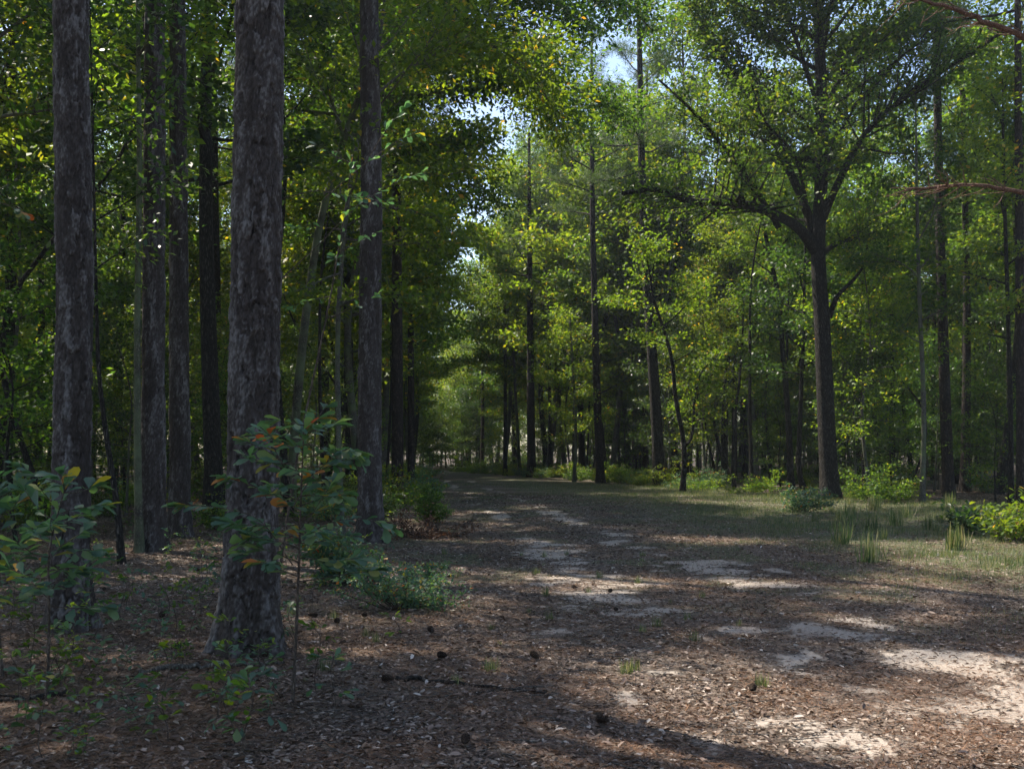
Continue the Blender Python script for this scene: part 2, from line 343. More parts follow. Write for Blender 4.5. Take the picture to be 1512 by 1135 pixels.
def pine_top(rg, tb, T, R, h0, n_limb, Lmax, per=26, size=.26, anc_n=7):
    anc = []; az = 0; H = T[-1, 2]
    for i in range(n_limb):
        t = (i + .5) / n_limb; z = h0 + (H - h0) * t; az += 2.4 + rg.normal(0, .4)
        q = np.array([np.interp(z, T[:, 2], T[:, c]) for c in range(3)]); ln = Lmax * (1 - .75 * t) * rg.uniform(.6, 1.2)
        el = math.radians(5 + 35 * t + rg.normal(0, 8)); d = [math.cos(az) * math.cos(el), math.sin(az) * math.cos(el), math.sin(el)]
        LP = wander(rg, q, d, ln, 5, .12, .35); rl = .012 + ln * .012; tb.add(LP, np.linspace(rl, .006, 6), 4)
        limb_foliage(rg, tb, LP, rl, anc, dens=2.6, sublen=.35, twig=.32, start=.35)
    A = np.concatenate(anc); A = np.repeat(A, per, 0); n = len(A)
    ax = rg.normal(0, 1, (n, 3)) + UP * .35; P = A[:, :3] + ax * .03
    return cloud_mesh('crown', NEEDLE, P, ax, rg.normal(0, 1, (n, 3)), size * rg.uniform(.7, 1.2, n), M['needle'], rg)

def plate_trunk(rg, T, R, seed, k=150, ztop=7.0, step=.014, cw=.062, ch=.155):
    """close-up pine trunk whose bark plates are real relief"""
    zs = np.concatenate([np.arange(0, ztop, step), np.linspace(ztop, T[-1, 2] - T[0, 2], 60)]) + T[0, 2] - .12
    C = np.stack([np.interp(zs, T[:, 2], T[:, 0]), np.interp(zs, T[:, 2], T[:, 1])], 1); Rz = np.interp(zs, T[:, 2], R)
    z = zs - T[0, 2]; th = np.arange(k) / k * 2 * PI
    root = 1 + np.exp(-np.clip(z, 0, 99) / .33)[:, None] * (.52 + .20 * np.sin(th * 5 + seed)[None] + .13 * np.sin(th * 3 + 2 * seed)[None])
    nc = int(round(2 * PI * R[0] / cw)); TH, ZZ = np.meshgrid(th, z)
    u = TH / (2 * PI) * nc; v = ZZ / ch
    TS = np.mod(TH - PI / 2, 2 * PI) * R[0]; nz = lambda fu_, fz, sd, oc: fbm(TS * fu_ + seed, ZZ * fz + 3.7 * seed, sd, oc) - .5
    w1 = nz(9, 3.5, seed + 5, 4); w2 = nz(10, 6, seed + 8, 4); w3 = nz(38, 30, seed + 15, 3)
    u = u + 1.2 * w1 + .55 * w3; v = v + 1.6 * w2 + .8 * w3
    iu = np.floor(u); iv = np.floor(v); f1 = np.full(u.shape, 9.); f2 = f1.copy(); idv = np.zeros(u.shape)
    for a in (-1, 0, 1):
        for b in (-1, 0, 1):
            cu = iu + a; cv = iv + b; cuw = np.mod(cu, nc)
            pu = cu + .25 + .5 * _hash(cuw, cv, seed); pv = cv + .0 + 1. * _hash(cuw, cv, seed + 77)
            d = np.hypot(u - pu, (v - pv) * .9); h = _hash(cuw, cv, seed + 133)
            new1 = d < f1; f2 = np.where(new1, f1, np.minimum(f2, d)); idv = np.where(new1, h, idv); f1 = np.where(new1, d, f1)
    edge = f2 - f1 + .16 * (nz(22, 12, seed + 60, 2) + .08); fu = smooth(-.02, .085, edge)
    fine = nz(75, 42, seed + 3, 4)
    tilt = (u - iu - .5) * (idv - .5)
    big = fbm(np.cos(TH) * 1.5 + seed, np.sin(TH) * 1.5 + ZZ * 1.3, seed + 40, 3) - .5
    disp = .017 * (fu - 1) + .015 * (idv - .5) * fu + .007 * tilt * fu - .008 * (v - iv - .5) * fu + .011 * fine + .03 * big
    rad = Rz[:, None] * root + disp * min(1.2, R[0] / .16)
    P = np.stack([C[:, 0:1] + rad * np.cos(th)[None], C[:, 1:2] + rad * np.sin(th)[None], np.repeat(zs[:, None], k, 1)], -1)
    m = len(zs); i = np.arange(m - 1)[:, None] * k; j = np.arange(k)[None]; j2 = (j + 1) % k
    F = np.stack([i + j, i + j2, i + k + j2, i + k + j], -1).reshape(-1, 4)
    return P.reshape(-1, 3), F, {'plate': np.clip(.42 + .6 * (idv - .5) + 1.3 * fine + .9 * big, 0, 1).ravel(), 'furrow': smooth(-.02, .075, edge).ravel()}

def px_trunk(pts, d, H, drift=0.):
    """local trunk polyline (base at origin) from outline points measured in the photo, at depth d"""
    bx = wx(pts[0][0], d); P = [(0, 0, 0)]
    for px, py in pts[1:]: P.append((wx(px, d) - bx, drift * wz(py, d), wz(py, d)))
    P = np.array(P); top = P[-1]
    if H > top[2] + .5:
        dv = P[-1] - P[-2]; sl = dv[:2] / max(.5, dv[2]) * .5
        k = 3
        for j in range(1, k + 1):
            z = top[2] + (H - top[2]) * j / k; P = np.vstack([P, [top[0] + sl[0] * (z - top[2]), top[1] + sl[1] * (z - top[2]), z]])
    return P
def place(px, d): x = wx(px, d); return (x, d, float(gz(x, d)) - .02)

# ---- pines seen close (relief bark), pines further off
def pine(px, by, pts, w, label, H=24, close=True, seed=1, crown0=.58, k=150, step=.014, bark=None):
    rg = np.random.default_rng(seed); d = dist_of(by); r0 = w * .5 * d / F_PX
    T = catmull(px_trunk([(px, by)] + pts, d, H), 6); R = r0 * (1 - .72 * (T[:, 2] / H) ** 1.15)
    t = empty('pine_tree', place(px, d), label, 'tree'); tb = Tubes()
    if close:
        V, F, va = plate_trunk(rg, T, R, seed, k=k, step=step, ztop=min(wz(-40, d), H * .8))
        link('trunk', new_mesh('trunk', V, [F], M['hero'], vattr=va), t)
        cr = pine_top(rg, tb, T, R, H * crown0, 26, 3.4); link('limbs', tb.mesh('limbs', M['pine_bark']), t)
    else:
        tb.add(np.vstack([T[:1] - UP * .2, T]), flare(np.vstack([T[:1], T]), np.concatenate([[R[0]], R]), .35), 14)
        cr = pine_top(rg, tb, T, R, H * crown0, 26, 3.2); link('trunk', tb.mesh('trunk', bark or M['pine_bark']), t)
    link('crown', cr, t); return t

pine(368, 972, [(372, 800), (375, 600), (379, 400), (381, 200), (384, 0)], 76, 'thick pine with grey plated bark, the nearer of the two in the left foreground', seed=11, k=190, step=.012)
pine(104, 938, [(104, 800), (108, 600), (110, 400), (107, 200), (105, 0)], 54, 'thick pine at the far left of the foreground, behind the broad-leaved sapling', seed=12, k=160, step=.013)
pine(546, 800, [(546, 650), (547, 450), (548, 250), (546, 100)], 36, 'tall straight pine at the left edge of the track, next beyond the thick near pine', H=25, seed=13, k=110, step=.03)
pine(226, 815, [(226, 600), (227, 400), (228, 200), (229, 0)], 35, 'dark pine between the two foreground pines, left of its mossy-stemmed neighbour pair', H=25, seed=14, k=100, step=.03)
pine(266, 792, [(265, 600), (264, 400), (263, 200), (262, 0)], 30, 'dim pine just right of the dark pine between the two foreground pines', H=26, seed=15, k=100, step=.035)
pine(587, 745, [(587, 600), (586, 400), (586, 200), (586, 60)], 18, 'slimmer pine at the left edge of the track, just right of the tall straight pine', H=25, close=False, seed=16)
pine(607, 722, [(607, 600), (606, 400), (606, 250)], 11, 'thin distant pine right of the slimmer pine on the left of the track', H=24, close=False, seed=17)
pine(320, 728, [(321, 600), (320, 450), (318, 300)], 15, 'dark trunk in the shade just left of the thick near pine', H=22, close=False, seed=18)
pine(785, 705, [(784, 620), (783, 500), (782, 380)], 13, 'reddish brown pine with a bare straight trunk beside the far end of the clearing', H=22, close=False, seed=19)
pine(887, 713, [(882, 600), (878, 450), (875, 330), (874, 200)], 12.5, 'slim pine left of the thick leaning dark trunk on the right side of the clearing', H=24, close=False, seed=20)
pine(974, 719, [(968, 600), (960, 480), (952, 360), (947, 220)], 18, 'thick dark pine leaning slightly left at the right side of the clearing', H=25, close=False, seed=21, bark=M['oak_bark'])
pine(1401, 733, [(1396, 600), (1391, 450), (1387, 300), (1384, 120)], 17, 'straight pine in the woods right of the spreading oak, trunk dappled with light', H=26, close=False, seed=22)
pine(1509, 748, [(1508, 600), (1506, 400), (1504, 200), (1503, 60)], 15, 'pine at the right edge of the photo, behind the yellow-leaved shrub', H=25, close=False, seed=23)
pine(859, 705, [(857, 600), (850, 470), (846, 350)], 10, 'slim reddish pine two trunks left of the thick leaning dark one', H=23, close=False, seed=24)

# ---- hardwoods singled out in the photograph
def hardwood(px, by, pts, w, label, H, h0, n_limb, Lmax, leafm='leaf', bark='grey_bark', seed=1, d=None, name='hardwood_tree', limbs=(), **kw):
    rg = np.random.default_rng(seed); d = d or dist_of(by); r0 = w * .5 * d / F_PX; bx = wx(px, d)
    tr = px_trunk([(px, by)] + pts, d, H); ex = []
    for L_, wl, fol, dy in limbs:
        n = len(L_); P = [(wx(a, d) - bx, dy * j / max(1, n - 1), wz(b, d)) for j, (a, b) in enumerate(L_)]
        ex.append((P, wl * .5 * d / F_PX, fol))
    tm, cm = broadleaf(rg, tr, r0, h0, n_limb, Lmax, M[bark], M[leafm], extra=ex, **kw)
    t = empty(name, place(px, d), label, 'tree'); link('trunk', tm, t); link('crown', cm, t); return t

# the spreading oak
hardwood(1226, 738, [(1220, 620), (1214, 480), (1208, 370), (1213, 250), (1212, 120), (1208, 0), (1205, -80)], 27,
  'spreading oak with a long low limb reaching left, at the right side of the clearing', 19.5, 9.5, 30, 6.4, 'leaf', 'oak_bark', 31, name='oak_tree', per=13, size=.165, jit=.2, esub=.45, est=.3, thin=lambda p: (np.random.default_rng(3).random(len(p)) < .28) | (p[:, 1] > .6) | (p[:, 2] > 15.5) | (np.abs(p[:, 0] + .5) > 7.5), spread=.22, sides=16,
  limbs=[([(1206, 372), (1170, 342), (1120, 326), (1060, 320), (1000, 326), (950, 318), (900, 330)], 17, 1.6, -4),
         ([(1204, 350), (1188, 285), (1155, 200), (1120, 120), (1075, 50), (1040, -30)], 15, 1.6, 2),
         ([(1212, 330), (1232, 270), (1262, 210), (1320, 160), (1400, 110), (1450, 80)], 12, 1.6, -3),
         ([(1212, 375), (1250, 350), (1300, 330), (1365, 300)], 9, 1.6, 3),
         ([(1150, 335), (1110, 285), (1060, 230), (1010, 185), (960, 150)], 9, 1.6, -2),
         ([(1196, 340), (1178, 300), (1150, 250), (1100, 215), (1068, 165)], 6, 1.6, -3.5),
         ([(1224, 468), (1234, 438), (1255, 415), (1268, 396)], 9, 0, -.5),
         ([(1213, 210), (1240, 120), (1300, 60), (1370, 10), (1420, -50)], 8, 1.6, 2),
         ([(1212, 170), (1180, 90), (1150, 20), (1120, -50)], 8, 1.6, -1)])
# leaning mossy tree that overhangs the track
hardwood(428, 755, [(438, 600), (455, 440), (482, 290), (540, 115), (590, 0)], 15, 'mossy trunk leaning right, seen between the thick near pine and the tall straight pine', 15, 9.0, 20, 4.6,
  'leaf', 'moss_bark', 32, per=10, bias=(.55, -.15, 0), size=.14,
  limbs=[([(548, 100), (620, 60), (700, 30), (790, 50), (860, 110)], 5, 2.6, -3), ([(545, 110), (610, 170), (680, 215), (740, 270)], 4, 2.6, 3), ([(545, 100), (640, 20), (760, 20), (870, 60), (960, 90)], 5, 2.8, 5), ([(545, 115), (620, 150), (700, 145), (780, 170), (850, 215)], 4, 2.2, -2), ([(540, 130), (600, 215), (660, 255), (710, 300)], 3.5, 2.0, 1.5), ([(540, 115), (600, 30), (700, -40), (820, -30), (900, 40)], 6, 2.6, -1), ([(560, 90), (640, 120), (720, 160), (800, 190)], 4, 2.2, -4), ([(560, 60), (620, -60), (760, -90), (900, -60), (980, 0)], 6, 2.4, 2)])
# overhanging branches at top centre come from a tree left of the track
hardwood(505, 790, [(500, 640), (500, 450), (520, 250), (560, 60)], 9, 'slim leafy tree behind the tall straight pine, its branches reaching right over the track', 13.5, 4.2, 20, 3.2, 'leaf_y', 'grey_bark', 33,
  bias=(.5, 0, 0), per=10, size=.13, limbs=[([(540, 150), (620, 75), (720, 40), (800, 95), (850, 180)], 4.5, 2.8, 1.5), ([(520, 250), (590, 250), (660, 240), (730, 215)], 3.5, 2.2, 1), ([(512, 330), (570, 310), (640, 330), (690, 370)], 3, 2.0, -1)])
hardwood(206, 818, [(203, 650), (203, 450), (206, 250), (204, 60)], 12, 'slim mossy trunk touching the left side of the dark pine between the foreground pines', 17, 7, 16, 3.2, 'leaf_d', 'moss_bark', 34)
hardwood(180, 834, [(172, 740), (158, 650), (147, 560), (143, 470)], 10, 'thin dark trunk leaning left, just right of the far left foreground pine', 8.5, 3.4, 12, 2.2, 'leaf_d', 'oak_bark', 35, size=.12)
hardwood(2, 772, [(12, 640), (22, 520), (30, 400), (24, 240)], 7, 'thin curved stem at the left edge of the photo', 9, 2.6, 14, 2.2, 'leaf', 'grey_bark', 36)
hardwood(484, 716, [(483, 600), (480, 480), (479, 380)], 9, 'thin dark trunk left of the tall straight pine', 14, 4.4, 18, 3.2, 'leaf_y', 'oak_bark', 37)
hardwood(1008, 726, [(1010, 658), (998, 590), (990, 520), (965, 440)], 8, 'small forked tree, two thin stems in a Y, by the clearing’s right edge', 10, 5.2, 12, 2.6, 'leaf_y', 'oak_bark', 38,
  limbs=[([(1010, 660), (1023, 640), (1028, 580), (1040, 545), (1065, 520)], 5, .8, .5)])
hardwood(1070, 714, [(1070, 620), (1074, 520), (1078, 440)], 11, 'straight dark trunk between the forked tree and the grey mottled trunk', 16, 5, 20, 3.3, 'leaf_y', 'oak_bark', 39)
hardwood(1084, 722, [(1085, 620), (1092, 560), (1096, 500)], 5, 'very thin stem just left of the grey mottled trunk', 9, 3.4, 12, 2.0, 'leaf', 'oak_bark', 40)
hardwood(1113, 714, [(1108, 600), (1099, 490), (1086, 380), (1070, 340), (1040, 330)], 14, 'grey mottled trunk curving left, midway between the leaning dark pine and the oak', 13, 6.2, 18, 3.5, 'leaf_y', 'grey_bark', 41)
hardwood(1168, 722, [(1164, 620), (1156, 520), (1148, 430), (1120, 300)], 10, 'dark trunk leaning left, just left of the spreading oak', 15, 4.5, 20, 3.4, 'leaf', 'oak_bark', 42)
hardwood(1190, 730, [(1180, 690), (1182, 600), (1186, 500)], 9, 'crooked dark stem close against the left side of the spreading oak', 12, 3.6, 16, 3.0, 'leaf_d', 'oak_bark', 43)
hardwood(1362, 742, [(1364, 600), (1358, 450), (1354, 300)], 8, 'thin straight trunk left of the dappled straight pine on the right', 14, 5, 16, 2.9, 'leaf', 'grey_bark', 44)
hardwood(1318, 716, [(1318, 600), (1316, 480), (1312, 320)], 8, 'thin dark trunk halfway between the oak and the dappled straight pine', 15, 5.5, 18, 3.2, 'leaf', 'oak_bark', 45)
hardwood(1493, 747, [(1492, 600), (1488, 450), (1482, 250)], 8, 'thin straight trunk just left of the pine at the right edge of the photo', 13, 5, 16, 2.7, 'leaf_y', 'oak_bark', 46)
hardwood(929, 703, [(922, 600), (915, 480), (905, 380)], 9, 'dark grey trunk immediately left of the pale brown one', 17, 6, 22, 3.8, 'leaf_y', 'grey_bark', 47)
hardwood(938, 702, [(936, 600), (932, 480), (930, 400)], 9, 'pale brown trunk lit by the sun, left of the thick leaning dark pine', 17, 7, 20, 3.4, 'leaf_y', 'red_branch', 48)
hardwood(746, 702, [(746, 620), (746, 500)], 6, 'dark trunk at the left end of the far row right of the track', 16, 6.5, 22, 4.0, 'leaf', 'oak_bark', 49)
hardwood(768, 702, [(762, 600), (756, 500), (742, 440)], 5, 'thin trunk leaning left, just left of the reddish brown pine', 15, 6, 20, 3.8, 'leaf_y', 'grey_bark', 50)
hardwood(812, 704, [(812, 620), (811, 520)], 6, 'thin dark trunk right of the reddish brown pine', 16, 5.5, 22, 3.8, 'leaf_y', 'oak_bark', 51)
# small maple with bright yellow-green sprays in the middle
hardwood(915, 704, [(912, 600), (905, 500), (898, 420)], 5, 'small maple with bright yellow-green layered sprays left of the leaning dark pine', 11.5, 3.2, 26, 3.8, 'leaf_y', 'grey_bark', 52, e=(0, 35), per=13, size=.16)
hardwood(848, 712, [(850, 620), (846, 540), (842, 480)], 5, 'low yellow-green tree in front of the slim reddish pine', 9, 2.0, 22, 3.0, 'leaf_y', 'grey_bark', 53, e=(0, 35), per=13, size=.16)

# ---- kinds for the woods behind
def kind_tree(name, seed, H, r0, h0, n_limb, Lmax, leafm, bark, lean=.6, **kw):
    rg = np.random.default_rng(seed); q = [(0, 0, 0)] + [(rg.normal(0, lean * t), rg.normal(0, lean * t), H * t) for t in (.3, .6, 1.)]
    tm, cm = broadleaf(rg, q, r0, h0, n_limb, Lmax, M[bark], M[leafm], **kw)
    t = empty(name, (0, 0, -200), 'x', 'tree'); link('trunk', tm, t); link('crown', cm, t); return t
tall = [kind_tree('hardwood_tree', 101, 19, .17, 4.5, 34, 4.6, 'leaf', 'oak_bark', per=9, size=.20, spread=.24),
        kind_tree('hardwood_tree', 102, 17, .14, 3.5, 32, 4.2, 'leaf_y', 'grey_bark', per=9, size=.20, spread=.24),
        kind_tree('hardwood_tree', 103, 21, .20, 7, 32, 5.0, 'leaf_d', 'oak_bark', per=9, size=.20, spread=.24)]
under = [kind_tree('understory_tree', 111, 7.5, .05, 1.1, 26, 2.5, 'leaf_d', 'grey_bark', .35, per=10, size=.13, e=(0, 45), spread=.16),
         kind_tree('understory_tree', 112, 6.0, .04, .9, 24, 2.2, 'leaf', 'oak_bark', .4, per=10, size=.13, e=(-5, 40), spread=.16),
         kind_tree('understory_tree', 113, 9.0, .06, 1.8, 30, 2.7, 'leaf_y', 'grey_bark', .5, per=10, size=.13, e=(0, 45), spread=.16)]
airy = kind_tree('hardwood_tree', 105, 18, .15, 6, 26, 4.6, 'leaf', 'grey_bark', per=4, size=.18, spread=.3)
poles = [kind_tree('slender_tree', 106, 15, .075, 8.5, 16, 2.6, 'leaf', 'oak_bark', 1.0, per=10, size=.17), kind_tree('slender_tree', 107, 12, .055, 6.0, 16, 2.3, 'leaf_y', 'oak_bark', 1.3, per=10, size=.16),
         kind_tree('slender_tree', 108, 17, .11, 9.5, 18, 3.0, 'leaf', 'oak_bark', .7, per=10, size=.18)]
def kind_pine(seed, H, r0):
    rg = np.random.default_rng(seed); T = catmull([(0, 0, 0), (.1, 0, H * .4), (rg.normal(0, .4), rg.normal(0, .4), H)], 8); R = r0 * (1 - .75 * T[:, 2] / H)
    tb = Tubes(); tb.add(np.vstack([T[:1] - UP * .2, T]), flare(np.vstack([T[:1], T]), np.concatenate([[R[0]], R]), .35), 12)
    cr = pine_top(rg, tb, T, R, H * .5, 30, 3.6); t = empty('pine_tree', (0, 0, -200), 'x', 'tree'); link('trunk', tb.mesh('trunk', M['pine_bark']), t); link('crown', cr, t); return t
pines = [kind_pine(121, 24, .19), kind_pine(122, 26, .23)]

used = set()
def put(src, x, y, rz, s, label, group):
    z = float(gz(x, y)) - .03
    if src.name not in used:
        used.add(src.name); src.location = (x, y, z); src.rotation_euler = (0, 0, rz); src.scale = (s, s, s); src['label'] = label; src['group'] = group; return src
    return copy_tree(src, (x, y, z), rz, s, label, group)

rnd = random.Random(5); put_later = []
taken = [(o.location.x, o.location.y) for o in SC.objects if o.parent is None and o.get('category') == 'tree' and o.location.z > -100]
def free(x, y, r): return all((x - a) ** 2 + (y - b) ** 2 > r * r for a, b in taken)
def keep_clear(x, y):
    """keep the sight lines to the measured trunks open close to the camera"""
    px = CX + F_PX * x / max(y, .1)
    if y < 16 and -60 < px < 1560: return True
    if y < 21 and 490 < px < 640: return True
    if y < 48 and 915 < px < 1005: return True
    if y < 54 and 862 < px < 900: return True
    if y < 36 and 1375 < px < 1412: return True
    return False
LAB = {('tall', 0): 'leafy hardwood standing in the woods left of the track, one of many', ('tall', 1): 'leafy hardwood standing in the woods right of the clearing, one of many',
       ('under', 0): 'small understory tree with low leafy sprays in the woods left of the track', ('under', 1): 'small understory tree with low leafy sprays in the woods right of the clearing',
       ('pine', 0): 'straight pine trunk deep in the woods left of the track', ('pine', 1): 'straight pine trunk deep in the woods right of the clearing'}
GRP = {('tall', 0): 'hardwoods in the woods left of the track', ('tall', 1): 'hardwoods in the woods right of the clearing', ('under', 0): 'understory trees left of the track',
       ('under', 1): 'understory trees right of the clearing', ('pine', 0): 'pines in the woods left of the track', ('pine', 1): 'pines in the woods right of the clearing'}
def scatter(kind, srcs, n, y0, y1, rmin, side, smin, smax, margin, xmax=1.0, tries=6000, power=1.0):
    c = 0
    for _ in range(tries):
        if c >= n: break
        y = y0 + (y1 - y0) * rnd.random() ** power; half = y * .56 + 7
        if side == 0: x = x_left(y) - margin - rnd.random() * max(1, half + x_left(y)) * xmax
        else: x = x_right(y) + margin + rnd.random() * max(2, half - x_right(y)) * xmax
        if not free(x, y, rmin) or keep_clear(x, y): continue
        taken.append((x, y)); s = rnd.uniform(smin, smax)
        put(rnd.choice(srcs), x, y, rnd.random() * 6.28, s, LAB[(kind, side)], GRP[(kind, side)]); c += 1
scatter('tall', tall, 12, 30, 80, 4.0, 0, 1.0, 1.3, .8, xmax=.12)
scatter('tall', tall, 58, 22, 110, 3.3, 0, .85, 1.2, 2.0, power=.8)
scatter('tall', tall, 16, 40, 80, 4.0, 1, 1.1, 1.45, .5, xmax=.12)
scatter('tall', tall, 56, 36, 115, 3.6, 1, 1.0, 1.35, 1.2, power=.8)
scatter('pine', pines, 16, 20, 80, 2.6, 0, .8, 1.1, 1.0)
scatter('pine', pines, 18, 34, 90, 2.6, 1, .8, 1.1, 1.0)
scatter('under', under, 78, 16, 70, 1.5, 0, .6, 1.15, 1.0)
scatter('under', under, 84, 31, 85, 1.6, 1, .6, 1.15, .9)
for x, y, k, s_ in [(-6.6, 43, 1, 1.2), (-7.4, 57, 0, 1.35), (6.0, 60, 1, 1.35), (2.6, 73, 0, 1.3), (-8.0, 72, 1, 1.3), (2.4, 66, 1, 1.5), (-6.6, 51, 1, 1.45), (9.6, 58, 0, 1.45), (10.5, 72, 1, 1.5), (8.2, 66, 1, 1.5)]:
    sd_ = int(x > 0); put(tall[k], x, y, rnd.random() * 6, s_, LAB[('tall', sd_)], GRP[('tall', sd_)])
LAB[('pole', 0)] = 'slender dark stem without low branches in the woods left of the track'; LAB[('pole', 1)] = 'slender dark stem without low branches in the woods right of the clearing'
GRP[('pole', 0)] = 'slender stems left of the track'; GRP[('pole', 1)] = 'slender stems right of the clearing'
scatter('pole', poles, 34, 17, 55, 1.3, 0, .8, 1.2, .6); scatter('pole', poles, 60, 31, 75, 1.3, 1, .8, 1.3, .3)
# the far wall where the track runs out of sight
for k in range(52):
    a = (k + rnd.random()) / 52; x = -95 + 190 * a; y = 132 + rnd.random() * 28
    put(rnd.choice(tall), x, y, rnd.random() * 6, rnd.uniform(1.15, 1.5), 'distant leafy tree closing off the view beyond the end of the track', 'trees beyond the end of the track')
for k in range(30):
    y = 90 + 1.0 * k; x = (x_left(y) + x_right(y)) / 2 + rnd.uniform(-5, 5)
    put(rnd.choice(under), x, y, rnd.random() * 6, rnd.uniform(.7, 1.6), 'small distant tree closing the far end of the track', 'small trees at the end of the track')
for k in range(106):
    y = 90 + 45 * rnd.random(); x = (rnd.random() * 2 - 1) * (y * .56 + 4)
    if x_left(y) - 1 < x < x_right(y) + 1 and y < 92: continue
    put(rnd.choice(under), x, y, rnd.random() * 6, rnd.uniform(1.5, 2.3), 'low leafy tree in the dim distance between the far trunks', 'low trees in the far distance')
for k in range(30):
    x = 2 + 36 * (k + rnd.random()) / 30; y = rnd.uniform(80, 100)
    put(rnd.choice(under), x, y, rnd.random() * 6, rnd.uniform(1.1, 1.6), 'low leafy tree in the dim distance between the far trunks', 'low trees in the far distance')
for k in range(14):
    side = k % 2; x = (-3.5 - 13 * rnd.random()) if side == 0 else (8 + 12 * rnd.random()); y = -2 - 24 * rnd.random()
    put(airy, x, y, rnd.random() * 6, rnd.uniform(.9, 1.1), 'leafy tree standing behind the viewpoint', 'trees behind the viewpoint')
for k in range(60):
    y = 90 + 50 * rnd.random(); x = (rnd.random() * 2 - 1) * (y * .5) - 1
    put_later.append((x, y, rnd.uniform(1.2, 2.4)))
# trees that shade the foreground from the left, beyond the frame
for (x, y, k, s) in [(-13, 9, 2, 1.), (-12, 17, 1, 1.), (-9, 5, 1, .9), (-17, 14, 0, 1.), (-19, 22, 2, 1.), (-9.8, 12.5, 2, 1.), (-8.6, 15.2, 0, .9), (-15, 12, 1, 1.)]:
    px = CX + F_PX * x / y
    put(airy if k != 2 else tall[2], x, y, rnd.random() * 6, s, 'leafy tree at the left fringe of the woods, its crown shading the foreground', 'trees at the left fringe of the photo')
# ------------------------------------------------------------------ right-hand tree whose bare limbs cross the frame edge
def edge_tree():
    rg = np.random.default_rng(61); d = 14.5; bx = 9.6; tb = Tubes(); anc = []
    T = catmull([(0, 0, 0), (.1, .1, 4), (-.1, 0, 8), (.2, .1, 14)], 6); R = .17 * (1 - .8 * T[:, 2] / 14); tb.add(T, flare(T, R), 14)
    t = empty('hardwood_tree', (bx, d, float(gz(bx, d))), 'tree beyond the right edge whose reddish bare branches reach into the photo', 'tree')
    def loc(L_, d0=d, d1=d): n = len(L_); return [(wx(a, d0 + (d1 - d0) * j / (n - 1)) - bx, (d1 - d0) * j / (n - 1), wz(b, d0 + (d1 - d0) * j / (n - 1))) for j, (a, b) in enumerate(L_)]
    for L_, w in (([(1725, 330), (1600, 300), (1512, 287), (1450, 276), (1400, 276), (1334, 283)], .045), ([(1735, 230), (1600, 100), (1512, 56), (1465, 38), (1430, 22), (1380, 8), (1330, -4)], .055)):
        P = catmull(loc(L_), 5); P += rg.normal(0, .012, P.shape); b = Tubes(); b.add(P, w * np.linspace(1, .38, len(P)), 8)
        for k in range(34):
            i = rg.integers(8, len(P) - 1); dd = np.array([-1 + rg.normal(0, .4), rg.normal(0, .6), rg.normal(.1, .5)]); q = wander(rg, P[i], dd, rg.uniform(.25, .8), 4, .25, .1)
            b.add(q, np.linspace(.009, .0025, 5), 4)
        link('branch', b.mesh('branch', M['red_branch']), t)
    for k in range(22):
        z = 5.5 + k * .38; az = k * 2.4; dd = [math.cos(az) + .5, math.sin(az), .5]; q = np.array([np.interp(z, T[:, 2], T[:, c]) for c in range(3)])
        LP = wander(rg, q, dd, 2.6, 5, .12, .3); tb.add(LP, np.linspace(.035, .006, 6), 5); limb_foliage(rg, tb, LP, .03, anc)
    link('trunk', tb.mesh('trunk', M['oak_bark']), t); link('crown', leaves_from(rg, anc, 12, .2, .1, mat=M['leaf_y']), t)
edge_tree()

# ------------------------------------------------------------------ saplings with large leaves near the camera
def sapling(base, H, lean, n_tw, tw_len, size, label, seed, name='sapling', cat='sapling', per=6, leafm='leaf_b', h0=.3, stem_r=.011, shape=LEAF8, extra=(), flat=.15, group=None, bark='twig', link_it=True):
    rg = np.random.default_rng(seed); tb = Tubes(); x, y = base
    top = np.array([lean[0], lean[1], H]); T = catmull([(0, 0, -.03), top * .35 + rg.normal(0, .03, 3), top * .7 + rg.normal(0, .03, 3), top], 5)
    tb.add(T, stem_r * np.linspace(1, .3, len(T)), 7); Ps = []; As = []
    tw = []
    for k in range(n_tw):
        t = h0 + (1 - h0) * (k + .6) / n_tw; az = k * 2.4 + rg.normal(0, .3); q = np.array([np.interp(t * H, T[:, 2], T[:, c]) for c in range(3)])
        d = np.array([math.cos(az), math.sin(az), rg.uniform(-.05, .5)]); tw.append(wander(rg, q, d, tw_len * (1.1 - .6 * t) * rg.uniform(.6, 1.2), 5, .12, .1))
    for L_ in extra: tw.append(catmull(L_, 4))
    tw.append(T[-6:])
    for LP in tw:
        tb.add(LP, np.linspace(stem_r * .4, .0016, len(LP)), 5); LQ = resample(LP, 30); Ln = np.linalg.norm(np.diff(LP, axis=0), axis=1).sum()
        n = max(4, int(Ln * per / .16)); u = .2 + .8 * rg.random(n) ** .7; u[: n // 3] = rg.uniform(.9, 1, n // 3)
        i = (u * 28).astype(int); D = LQ[i + 1] - LQ[i]; D /= np.linalg.norm(D, axis=1)[:, None] + 1e-9
        S = np.cross(D, UP); S /= np.linalg.norm(S, axis=1)[:, None] + 1e-6; sg = np.where(rg.random(n) < .5, -1, 1)[:, None]
        A = D * .55 + S * sg * rg.uniform(.3, 1, (n, 1)) + rg.normal(0, .22, (n, 3)); A[:, 2] -= .12
        Ps.append(LQ[i] + S * sg * .004); As.append(A)
    P = np.concatenate(Ps); A = np.concatenate(As); n = len(P)
    V, F, r = leaf_cloud(shape, P, A, UP + rg.normal(0, .35, (n, 3)), size * rg.uniform(.55, 1.2, n), rg.random(n))
    t = empty(name, (x, y, float(gz(x, y))), label, cat, group)
    link('stem', tb.mesh('stem', M[bark]), t); link('leaves', new_mesh('leaves', V, [F], M[leafm], smooth_sh=False, fattr={'rnd': r}), t); return t
